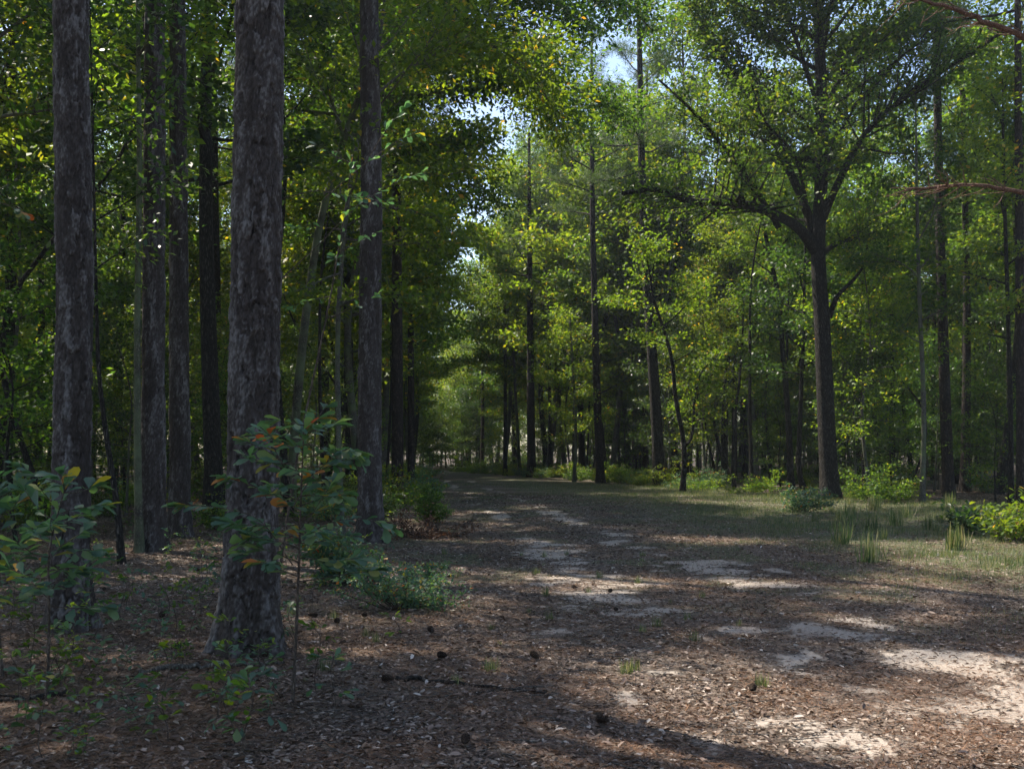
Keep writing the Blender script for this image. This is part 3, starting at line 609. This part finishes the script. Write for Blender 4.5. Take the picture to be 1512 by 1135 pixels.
def sap_at(px, py, **k): d = dist_of(py); return (wx(px, d), d)

# sapling before the thick pine: stem at 432, leaves from 260 to 580
b = sap_at(432, 1052)
sapling(b, 1.72, (.05, .1), 34, .66, .115, 'tall broad-leaved sapling before the thick near pine, with a few red leaves', 71, h0=.42, per=7,
        extra=[[(0, 0, .85), (-.2, 0, 1.12), (-.45, 0, 1.20), (-.75, .05, 1.22)], [(0, 0, .95), (.2, .1, 1.1), (.45, .1, 1.12), (.62, .1, 1.06)], [(0, 0, 1.2), (.1, .2, 1.4), (.3, .2, 1.5), (.42, .2, 1.5)], [(0, 0, 1.3), (-.1, .1, 1.5), (-.2, .1, 1.62), (-.3, .1, 1.66)]])
sapling(sap_at(70, 1040), 1.35, (.12, .0), 18, .55, .13, 'broad-leaved sapling at the lower left, in front of the far left pine', 72, h0=.4, per=7,
        extra=[[(0, 0, .6), (.12, 0, .85), (.22, 0, .92), (.33, 0, .9)]])
sapling(sap_at(5, 1010), 1.3, (-.1, .1), 18, .55, .13, 'broad-leaved sapling cut by the left edge of the photo', 73, h0=.35, per=7)
sapling((-3.55, 5.2), 3.6, (.35, .1), 10, .75, .085, 'tall thin sapling whose leafy twigs enter from the left edge at mid height', 74, h0=.55, per=3, stem_r=.016,
        extra=[[(.2, 0, 2.6), (.55, 0, 2.85), (.85, 0, 2.86), (1.05, 0, 2.78)]])
# thin whip behind the thick pine that carries the big leaves at upper centre
d = 9.2; bx = wx(402, d)
def wp(px, py): return (wx(px, d) - bx, 0, wz(py, d))
sapling((bx, d), 4.3, (.75, 0), 8, .7, .10, 'tall whip-like sapling behind the thick near pine, its twigs reaching right', 75, h0=.62, per=3.0, stem_r=.014,
        extra=[[wp(415, 420), wp(470, 370), wp(520, 320), wp(570, 285), wp(640, 255)], [wp(480, 300), wp(540, 250), wp(590, 215), wp(630, 200)], [wp(420, 300), wp(470, 290), wp(520, 300), wp(545, 300)], [wp(540, 250), wp(570, 200), wp(600, 165)]])

# ------------------------------------------------------------------ shrubs
def shrub(x, y, H, W, n, size, leafm, label, seed, group=None, per=9, shape=LEAF4, name='shrub'):
    rg = np.random.default_rng(seed); tb = Tubes(); anc = []
    for k in range(n):
        az = rg.random() * 6.28; r = W * rg.random() ** .6; el = np.array([math.cos(az) * r, math.sin(az) * r, H * rg.uniform(.25, 1) * (1 - .3 * r / W)])
        ln = np.linalg.norm(el); LP = wander(rg, (rg.normal(0, .03), rg.normal(0, .03), -.02), el, ln, 5, .12, .1); tb.add(LP, np.linspace(.008, .002, 6), 4)
        Q = resample(LP, 14)[4:]; anc.append(np.hstack([Q, np.tile(el / ln, (len(Q), 1))]))
        for j in range(3):
            q = Q[rg.integers(1, 9)]; SP = wander(rg, q, [rg.normal(), rg.normal(), .3], ln * .32, 3, .15, .1); tb.add(SP, np.linspace(.004, .0015, 4), 3)
            Q2 = resample(SP, 6)[1:]; anc.append(np.hstack([Q2, np.tile(SP[-1] - SP[0], (5, 1))]))
    t = empty(name, (x, y, float(gz(x, y))), label, 'shrub', group); link('stems', tb.mesh('stems', M['twig']), t)
    c = leaves_from(rg, anc, per, size * .6, size, shape, mat=M[leafm], upb=1.0); link('leaves', c, t); return t
def sh(px, py, *a, **k): d = dist_of(py); return shrub(wx(px, d), d, *a, **k)
sh(505, 862, .95, .62, 26, .065, 'leaf_b', 'bushy green shrub just right of the tall sapling before the thick near pine', 81, per=5, shape=LEAF8)
sh(590, 905, .60, .75, 22, .045, 'leaf_b', 'low bluish green bush at the edge of the leaf litter, right of the bushy shrub', 82, per=6)
sh(632, 870, .45, .45, 14, .04, 'leaf_b', 'little bush on the right of the low bluish green bush', 83, per=5)
sh(632, 770, 1.15, .7, 26, .06, 'leaf', 'leafy shrub at the left edge of the track beyond the slimmer pine', 84, per=7)
sh(622, 742, 1.3, .9, 26, .07, 'leaf_b', 'pale leafy shrub farther along the left edge of the track', 85, per=7)
sh(560, 770, 1.1, .8, 22, .06, 'leaf_d', 'dark shrub behind the foot of the tall straight pine', 86, per=7)
d = dist_of(800); 
shrub(wx(1500, d), d, 1.05, .75, 18, .12, 'leaf_y', 'shrub with large yellow-green leaves at the right edge of the photo', 87, per=2, shape=LEAF8)
d = dist_of(792)
shrub(wx(1418, d), d, .75, .6, 12, .12, 'leaf_d', 'low shrub with large dark leaves in the tall grass at right', 88, per=2, shape=LEAF8)
sh(1190, 756, .9, .9, 20, .08, 'leaf_b', 'pale low shrub at the foot of the oak, on its left', 89, per=5)
sh(1290, 742, 1.5, 1.3, 18, .09, 'leaf', 'ragged light green shrub right of the oak', 90, per=6)
kinds = [shrub(0, 0, 1.7, 1.3, 17, .10, 'leaf', 'x', 95, per=4), shrub(0, 0, 1.3, 1.5, 15, .10, 'leaf_y', 'x', 96, per=4), shrub(0, 0, 1.2, 1.1, 15, .09, 'leaf_b', 'x', 97, per=4), shrub(0, 0, .7, 1.6, 20, .08, 'leaf', 'x', 98, per=4)]
def put_shrub(x, y, s, lab, grp): put(rnd.choice(kinds), x, y, rnd.random() * 6, s, lab, grp)
for k in range(95):
    y = rnd.uniform(33, 84); x = x_right(y) + rnd.uniform(-.6, 2.2)
    put_shrub(x, y, rnd.uniform(.35, 1.0), 'sunlit shrub in the undergrowth along the right edge of the clearing', 'shrubs along the right edge of the clearing')
for k in range(36):
    y = rnd.uniform(22, 84); x = x_left(y) - rnd.uniform(-.2, 2.5)
    put_shrub(x, y, rnd.uniform(.6, 1.1), 'shrub in the undergrowth along the left edge of the track', 'shrubs along the left edge of the track')
for x, y, s_ in put_later: put_shrub(x, y, s_, 'distant shrub in the far undergrowth beyond the end of the clearing', 'shrubs in the far distance')
for k in range(40):
    y = rnd.uniform(34, 80); x = x_right(y) + 2 + rnd.random() * (y * .5 - x_right(y) + 3)
    put_shrub(x, y, rnd.uniform(.5, 1.2), 'low shrub on the shaded floor of the woods at right', 'shrubs on the floor of the right woods')
for k in range(40):
    y = rnd.uniform(17, 70); x = x_left(y) - 2 - rnd.random() * (y * .5 + x_left(y))
    put_shrub(x, y, rnd.uniform(.4, 1.1), 'low shrub on the shaded floor of the woods at left', 'shrubs on the floor of the left woods')

# ------------------------------------------------------------------ seedlings on the forest floor
seed_k = []
for k, (H, n, L_, lm) in enumerate([(.34, 5, .07, 'leaf_b'), (.26, 5, .06, 'leaf_b'), (.42, 7, .06, 'leaf'), (.22, 4, .07, 'leaf_y')]):
    seed_k.append(sapling((0, 0), H, (.03, .02), n, .16, L_, 'x', 200 + k, name='seedling', cat='seedling', per=5, leafm=lm, h0=.35, stem_r=.0035))
for s_ in seed_k: s_.location.z = -200
named = [(335, 1022, 2, 1.1, 'seedling with rounded leaves right at the foot of the thick near pine'), (345, 1112, 0, 1.0, 'seedling with long upright leaves at the bottom edge, below the thick near pine'),
         (200, 1085, 1, 1.1, 'dim bluish seedling at the bottom left, right of the fallen stick'), (470, 1040, 2, 1.1, 'leafy seedling right of the tall sapling stem'), (490, 1075, 0, 1.1, 'seedling near the bottom edge, below the leafy one right of the tall sapling'),
         (280, 950, 0, .9, 'pale seedling left of the thick near pine, in a sunlit patch'), (165, 965, 1, 1.3, 'seedling with drooping leaves right of the foot of the far left pine'), (590, 950, 3, 1.0, 'seedling with yellowish leaves on the litter right of the thick near pine'),
         (395, 1000, 1, .9, 'small seedling against the right root of the thick near pine'), (245, 1110, 3, 1.1, 'bright green seedling at the bottom edge, left of centre')]
for px, py, k, s, lab in named:
    d = dist_of(py); put(seed_k[k], wx(px, d), d, rnd.random() * 6, s, lab, None)
for o in SC.objects:
    if o.get('category') == 'seedling' and 'group' in o and o['group'] is None: del o['group']
for k in range(230):
    y = 5.0 + 17 * rnd.random() ** 1.3; x = x_left(y) + .6 - rnd.random() ** .9 * (y * .5 + x_left(y) + 1.2)
    put(rnd.choice(seed_k), x, y, rnd.random() * 6, rnd.uniform(.4, 1.3), 'small seedling growing through the leaf litter under the left trees', 'seedlings in the litter under the left trees')

# ------------------------------------------------------------------ litter, straw, grass
rg = np.random.default_rng(7)
def near_pts(n, y0, y1, power=1.6, xl=None, xr=None):
    y = y0 + (y1 - y0) * rg.random(n) ** power; x = (rg.random(n) * 2 - 1) * (y * .53 + .4)
    return x, y
def flat_leaves(name, shape, n, y0, y1, size, mat, keep, lift=.008, tilt=.35, power=1.6):
    x, y = near_pts(n, y0, y1, power); k = keep(x, y); x, y = x[k], y[k]; n = len(x)
    az = rg.random(n) * 6.28; A = np.stack([np.cos(az), np.sin(az), rg.normal(0, tilt * .5, n)], 1); N = UP + rg.normal(0, tilt, (n, 3))
    P = np.stack([x, y, gz(x, y) + lift * rg.random(n) + .003], 1); L_ = size * rg.uniform(.5, 1.3, n) * (1 + .03 * y)
    return cloud_mesh(name, shape, P, A, N, L_, mat, rg)
def keep_litter(x, y): return rg.random(len(x)) < (1 - .82 * sand_mask(x, y)) * (1 - .6 * grass_mask(x, y)) * (.35 + .9 * fbm(x * 1.3, y * 1.3, 71, 3))
CURL = (np.array([[0, 0, 0], [.3, -.17, .10], [.75, -.15, .12], [1, 0, .03], [.75, .15, .12], [.3, .17, .10], [.5, 0, 0]]), [[0, 1, 2, 6], [6, 2, 3, 4], [0, 6, 4, 5]])
tag(link('leaf_litter', flat_leaves('leaf_litter', CURL, 320000, 4.2, 40, .031, M['litter'], keep_litter)), 'brown dead leaves strewn over the forest floor and track', 'leaf litter', kind='stuff')
tag(link('leaf_litter', flat_leaves('leaf_litter', CURL, 9000, 4.2, 24, .050, M['litter'], keep_litter, tilt=.5, lift=.02)), 'larger curled dead leaves lying on top of the litter', 'leaf litter', kind='stuff')
STRAW = (np.array([[0, -.008, 0], [0, .008, 0], [1, .006, 0], [1, -.006, 0]]), [[0, 1, 2, 3]])
tag(link('pine_straw', flat_leaves('pine_straw', STRAW, 240000, 4.2, 24, .10, M['straw'], lambda x, y: rg.random(len(x)) < (1 - .5 * sand_mask(x, y)) * smooth(.3, .55, fbm(x * .9, y * .9, 81, 3)), tilt=.10, lift=.015, power=1.4)),
    'reddish fallen pine needles over the litter', 'pine straw', kind='stuff')
BLADE = (np.array([[0, -.018, 0], [0, .018, 0], [.5, .016, .0], [.5, -.016, .0], [.82, .010, -.09], [.82, -.010, -.09], [1, 0, -.24]]), [[0, 1, 2, 3], [3, 2, 4, 5], [5, 4, 6, 6]])
def blades(name, x, y, h, mat, fan=1.05, rnd_=None):
    n = len(x); az = rg.random(n) * 6.28; t = np.abs(rg.normal(0, fan, n)); A = np.stack([np.cos(az) * t, np.sin(az) * t, np.ones(n)], 1); A /= np.linalg.norm(A, axis=1)[:, None]
    N = np.stack([-np.cos(az), -np.sin(az), np.full(n, .2)], 1) * -1
    T = BLADE[0]; B_ = (T, [[0, 1, 2, 3], [3, 2, 4, 5]])
    T = T.copy(); T[4] = [.97, .003, -.14]; T[5] = [.97, -.003, -.14]
    return cloud_mesh(name, (T[:6], [[0, 1, 2, 3], [3, 2, 4, 5]]), np.stack([x, y, gz(x, y) - .01], 1), A, N, h * rg.uniform(.5, 1.25, n), mat, rg, rnd_)
n = 1000000; y = 8 + 44 * rg.random(n) ** 1.0; x = (rg.random(n) * 2 - 1) * (y * .53 + .5)
g = grass_mask(x, y); tu = fbm(x * 2.6, y * 2.6, 91, 3); k = rg.random(n) < g * smooth(.34, .60, tu) * .95; x, y = x[k], y[k]
hh = .05 + .12 * fbm(x * .8, y * .8, 95, 3) * smooth(2, 7, x) + .04 * smooth(20, 40, y)
tag(link('grass', blades('grass', x, y, hh, M['grass'])), 'green and straw-coloured grass over the right side of the clearing', 'grass', kind='stuff')
tall_src = []
for k in range(3):
    x = rg.normal(0, .10, 90); y = rg.normal(0, .10, 90); tall_src.append(link('grass_tuft', blades('grass_tuft', x, y, .38 + .2 * rg.random(90), M['grass'], .32)))
    tag(tall_src[-1], 'x', 'grass tuft'); tall_src[-1].location = (0, 0, -200)
for k in range(34):
    y = rnd.uniform(13.5, 31); x = rnd.uniform(max(4.5, y * .28), min(15, y * .53))
    put(tall_src[k % 3], x, y, rnd.random() * 6, rnd.uniform(.3, .85), 'tall grass tuft standing above the mown grass at the right side of the clearing', 'tall grass tufts at the right of the clearing')
for k in range(46):
    y = rnd.uniform(6, 16); x = rnd.uniform(-2.4, 1.2 + y * .1)
    put(tall_src[k % 3], x, y, rnd.random() * 6, rnd.uniform(.10, .26), 'small grass tuft among the dead leaves on the left half of the track', 'small grass tufts in the litter')

# ------------------------------------------------------------------ pine cones, sticks, brush pile
def cone_mesh():
    V = []; F = []; n = 0; N_ = 70
    tbc = Tubes(); tbc.add([(0, 0, .0), (0, 0, .03), (0, 0, .07), (0, 0, .10)], [.010, .020, .016, .004], 7)
    for k in range(N_):
        t = k / N_; az = k * 2.39996; z = .006 + .088 * t; r = .036 * math.sin(PI * (.12 + .86 * (1 - t))) ** .8 + .004; c, s_ = math.cos(az), math.sin(az); o = np.array([c, s_, .35 + .7 * t]); o /= np.linalg.norm(o); tn = np.array([-s_, c, 0])
        b = np.array([0, 0, z]); w = .010
        q = [b + tn * .003, b - tn * .003, b + o * r - tn * w, b + o * r * 1.12, b + o * r + tn * w]; lo = np.array([0, 0, -.004])
        V += q + [v + lo for v in q]; F += [[n, n + 1, n + 2, n + 3], [n, n + 3, n + 4, n + 4], [n + 6, n + 5, n + 8, n + 7], [n + 2, n + 7, n + 8, n + 3], [n + 3, n + 8, n + 9, n + 4]]; n += 10
    F4 = np.array([f for f in F if f[3] != f[2]]); F3 = np.array([f[:3] for f in F if f[3] == f[2]])
    V = np.array(V); tv = np.concatenate(tbc.V); tf = np.concatenate(tbc.F) + len(V)
    return new_mesh('pine_cone', np.vstack([V, tv]), [F4, F3, tf], M['cone'], smooth_sh=False)
M['cone'] = bark_mat('cone_scales', (.035, .022, .015), (.10, .065, .045), (90, 90, 90), bump=.3, distance=.003)
cm = cone_mesh()
cones = [(236, 922, 'pine cone lying in a sunlit patch left of the thick near pine'), (256, 970, 'large dark pine cone on the litter left of the foot of the thick near pine'), (455, 920, 'pine cone just right of the thick near pine, leftmost of a pair'), (494, 928, 'pine cone right of the thick near pine, rightmost of a pair'),
         (640, 945, 'pine cone on the litter right of the low bluish green bush'), (900, 1082, 'dark pine cone alone on the track at bottom centre'), (582, 1022, 'pine cone at the left end of the long fallen branch'), (795, 985, 'pine cone in the shade left of the bare sand'),
         (685, 1120, 'pine cone at the bottom edge left of centre'), (1110, 1030, 'pine cone below the middle of the bare sand'), (660, 985, 'pine cone in the litter above the long fallen branch')]
for k, (px, py, lab) in enumerate(cones):
    d = dist_of(py); x = wx(px, d); o = link('pine_cone', cm); o.location = (x, d, float(gz(x, d)) + .03); o.rotation_euler = (rnd.uniform(1.2, 1.7), rnd.uniform(-.3, .3), rnd.random() * 6); s = rnd.uniform(.7, .85); o.scale = (s, s, s); tag(o, lab, 'pine cone')
for k in range(14):
    y = rnd.uniform(5.5, 15); x = rnd.uniform(-y * .48, min(3, y * .3)); o = link('pine_cone', cm); o.location = (x, y, float(gz(x, y)) + .028); o.rotation_euler = (rnd.uniform(1.2, 1.8), 0, rnd.random() * 6); s = rnd.uniform(.5, .75); o.scale = (s, s, s)
    tag(o, 'small dark pine cone scattered on the leaf litter', 'pine cone', 'scattered pine cones')
def stick(pts, r, label, seed, mat='dead_wood', forks=2, name='fallen_branch'):
    rg = np.random.default_rng(seed); P = []
    for px, py in pts: d = dist_of(py); x = wx(px, d); P.append((x, d, float(gz(x, d)) + r * .8))
    o0 = np.array(P[0]); P = catmull(np.array(P) - o0, 6); P[1:-1] += rg.normal(0, r * .35, P[1:-1].shape); tb = Tubes(); tb.add(P, r * np.linspace(1, .35, len(P)), 9)
    for k in range(forks):
        i = rg.integers(4, len(P) - 3); q = wander(rg, P[i], [rg.normal(), rg.normal(), .15], rg.uniform(.2, .6), 4, .2, 0); tb.add(q, np.linspace(r * .45, .002, 5), 5)
    tag(link(name, tb.mesh(name, M[mat]), loc=o0), label, 'fallen branch')
stick([(205, 1008), (250, 1003), (310, 998), (370, 996), (420, 993)], .028, 'long fallen branch lying against the foot of the thick near pine', 301)
stick([(585, 1018), (650, 1022), (730, 1030), (810, 1040)], .018, 'long thin dark branch fallen across the litter at bottom centre', 302, 'oak_bark')
stick([(85, 955), (105, 975), (125, 998)], .020, 'pale fallen stick right of the foot of the far left pine', 303)
stick([(85, 1108), (120, 1080), (165, 1050), (215, 1040)], .010, 'thin curved grey twig at the bottom left', 304)
stick([(680, 776), (690, 770), (700, 764)], .02, 'short forked stick on the track beyond the brown brush pile', 305, 'oak_bark', 4)
stick([(1165, 742), (1190, 745), (1215, 752)], .04, 'reddish fallen branch at the left foot of the oak', 306, 'red_branch', 2)
stick([(310, 795), (335, 796), (350, 798)], .012, 'pale thin branch on the ground behind the thick near pine', 307)
stick([(100, 1040), (30, 1050), (0, 1052)], .022, 'dark fallen stick at the left edge near the bottom', 308, 'oak_bark')
rg = np.random.default_rng(390); tb = Tubes()
for k in range(1500):
    y = 4.6 + 24 * rg.random() ** 1.6; x = (rg.random() * 2 - 1) * (y * .53 + .4); L_ = rg.uniform(.06, .34) * (1 if rg.random() < .9 else 2.2); a = rg.random() * 6.28
    q = np.array([x, y, 0.]); P = wander(rg, q, [math.cos(a), math.sin(a), 0], L_, 3, .2, 0); P[:, 2] = gz(P[:, 0], P[:, 1]) + .008 + .012 * rg.random(4)
    r = rg.uniform(.0015, .005); tb.add(P, r * np.linspace(1, .5, 4), 4)
tag(link('twig_litter', tb.mesh('twig_litter', M['dead_wood'])), 'small dead twigs strewn among the fallen leaves', 'twigs', kind='stuff')
# brush pile
rg = np.random.default_rng(401); tb = Tubes(); anc = []
for k in range(60):
    q = np.array([rg.normal(0, .55), rg.normal(0, .4), rg.uniform(0, .15)]); LP = wander(rg, q, [rg.normal(), rg.normal(), rg.uniform(0, .7)], rg.uniform(.3, .9), 4, .2, -.2); LP[:, 2] = np.maximum(LP[:, 2], .01); tb.add(LP, np.linspace(.010, .003, 5), 4)
    anc.append(np.hstack([resample(LP, 8)[2:], np.tile(LP[-1] - LP[0], (6, 1))]))
d = dist_of(790); x = wx(622, d); t = empty('brush_pile', (x, d, float(gz(x, d))), 'heap of dead twigs with dry red-brown leaves beside the left edge of the track', 'brush pile')
t.scale = (.8, .8, .7); link('twigs', tb.mesh('twigs', M['oak_bark']), t); link('dry_leaves', leaves_from(rg, anc, 5, .07, .09, mat=M['brown'], upb=.5), t)

# prototypes that never found a place
for o in [o for o in SC.objects if o.parent is None and o.location.z < -100]:
    for ch in list(o.children): bpy.data.objects.remove(ch)
    bpy.data.objects.remove(o)

# ------------------------------------------------------------------ light, sky, camera
AZ, EL = math.radians(-50), math.radians(56)          # azimuth measured from +Y, clockwise; sun stands ahead and to the left
sd = np.array([math.sin(AZ) * math.cos(EL), math.cos(AZ) * math.cos(EL), math.sin(EL)])
sun = bpy.data.lights.new('sun', 'SUN'); sun.energy = 5.0; sun.angle = math.radians(.53); sun.color = (1, .91, .77)
so = bpy.data.objects.new('sun', sun); COL.objects.link(so)
from mathutils import Vector
so.rotation_euler = Vector(-sd).to_track_quat('-Z', 'Y').to_euler(); so.location = Vector(sd * 80)
w = bpy.data.worlds.new('World'); SC.world = w; w.use_nodes = True; nt = w.node_tree; bg = nt.nodes['Background']
sky = nt.nodes.new('ShaderNodeTexSky'); sky.sky_type = 'NISHITA'; sky.sun_disc = False; sky.sun_elevation = EL; sky.sun_rotation = AZ
sky.air_density = 1.0; sky.dust_density = 1.5; nt.links.new(sky.outputs[0], bg.inputs[0]); bg.inputs[1].default_value = .12
hz = bpy.data.materials.new('haze'); hz.use_nodes = True; hn = hz.node_tree; hn.nodes.clear(); ho = hn.nodes.new('ShaderNodeOutputMaterial'); pv = hn.nodes.new('ShaderNodeVolumePrincipled')
pv.inputs['Color'].default_value = (.80, .90, 1, 1); pv.inputs['Density'].default_value = .0004; pv.inputs['Anisotropy'].default_value = .3; hn.links.new(pv.outputs[0], ho.inputs['Volume'])
hv = np.array([(a, b_, c) for c in (-1.6, 42) for b_ in (-45, 175) for a in (-125, 125)], float)
tag(link('haze', new_mesh('haze', hv, [np.array([[0, 2, 3, 1], [4, 5, 7, 6], [0, 1, 5, 4], [2, 6, 7, 3], [0, 4, 6, 2], [1, 3, 7, 5]])], hz, smooth_sh=False)), 'thin pale summer air between the trees', 'haze', kind='stuff')
cam = bpy.data.cameras.new('camera'); cam.lens = 35; cam.sensor_width = 36; cam.clip_end = 3000; cam.clip_start = .05
cam.shift_y = (HY - 567.5) / 1512.0
cam.dof.use_dof = True; cam.dof.focus_distance = 15; cam.dof.aperture_fstop = 5.6
co = bpy.data.objects.new('camera', cam); COL.objects.link(co); co.location = (0, 0, CAMH); co.rotation_euler = (PI / 2, 0, 0); SC.camera = co
SC.view_settings.view_transform = 'Standard'; SC.view_settings.look = 'None'; SC.view_settings.gamma = 1; SC.view_settings.use_curve_mapping = False
SC.view_settings.exposure = 1.28
SC.cycles.max_bounces = 6; SC.cycles.diffuse_bounces = 3; SC.cycles.glossy_bounces = 2; SC.cycles.transmission_bounces = 3; SC.cycles.transparent_max_bounces = 4
SC.cycles.use_denoising = True; SC.cycles.denoising_prefilter = 'ACCURATE'; SC.cycles.sample_clamp_direct = 2.5; SC.cycles.sample_clamp_indirect = 3
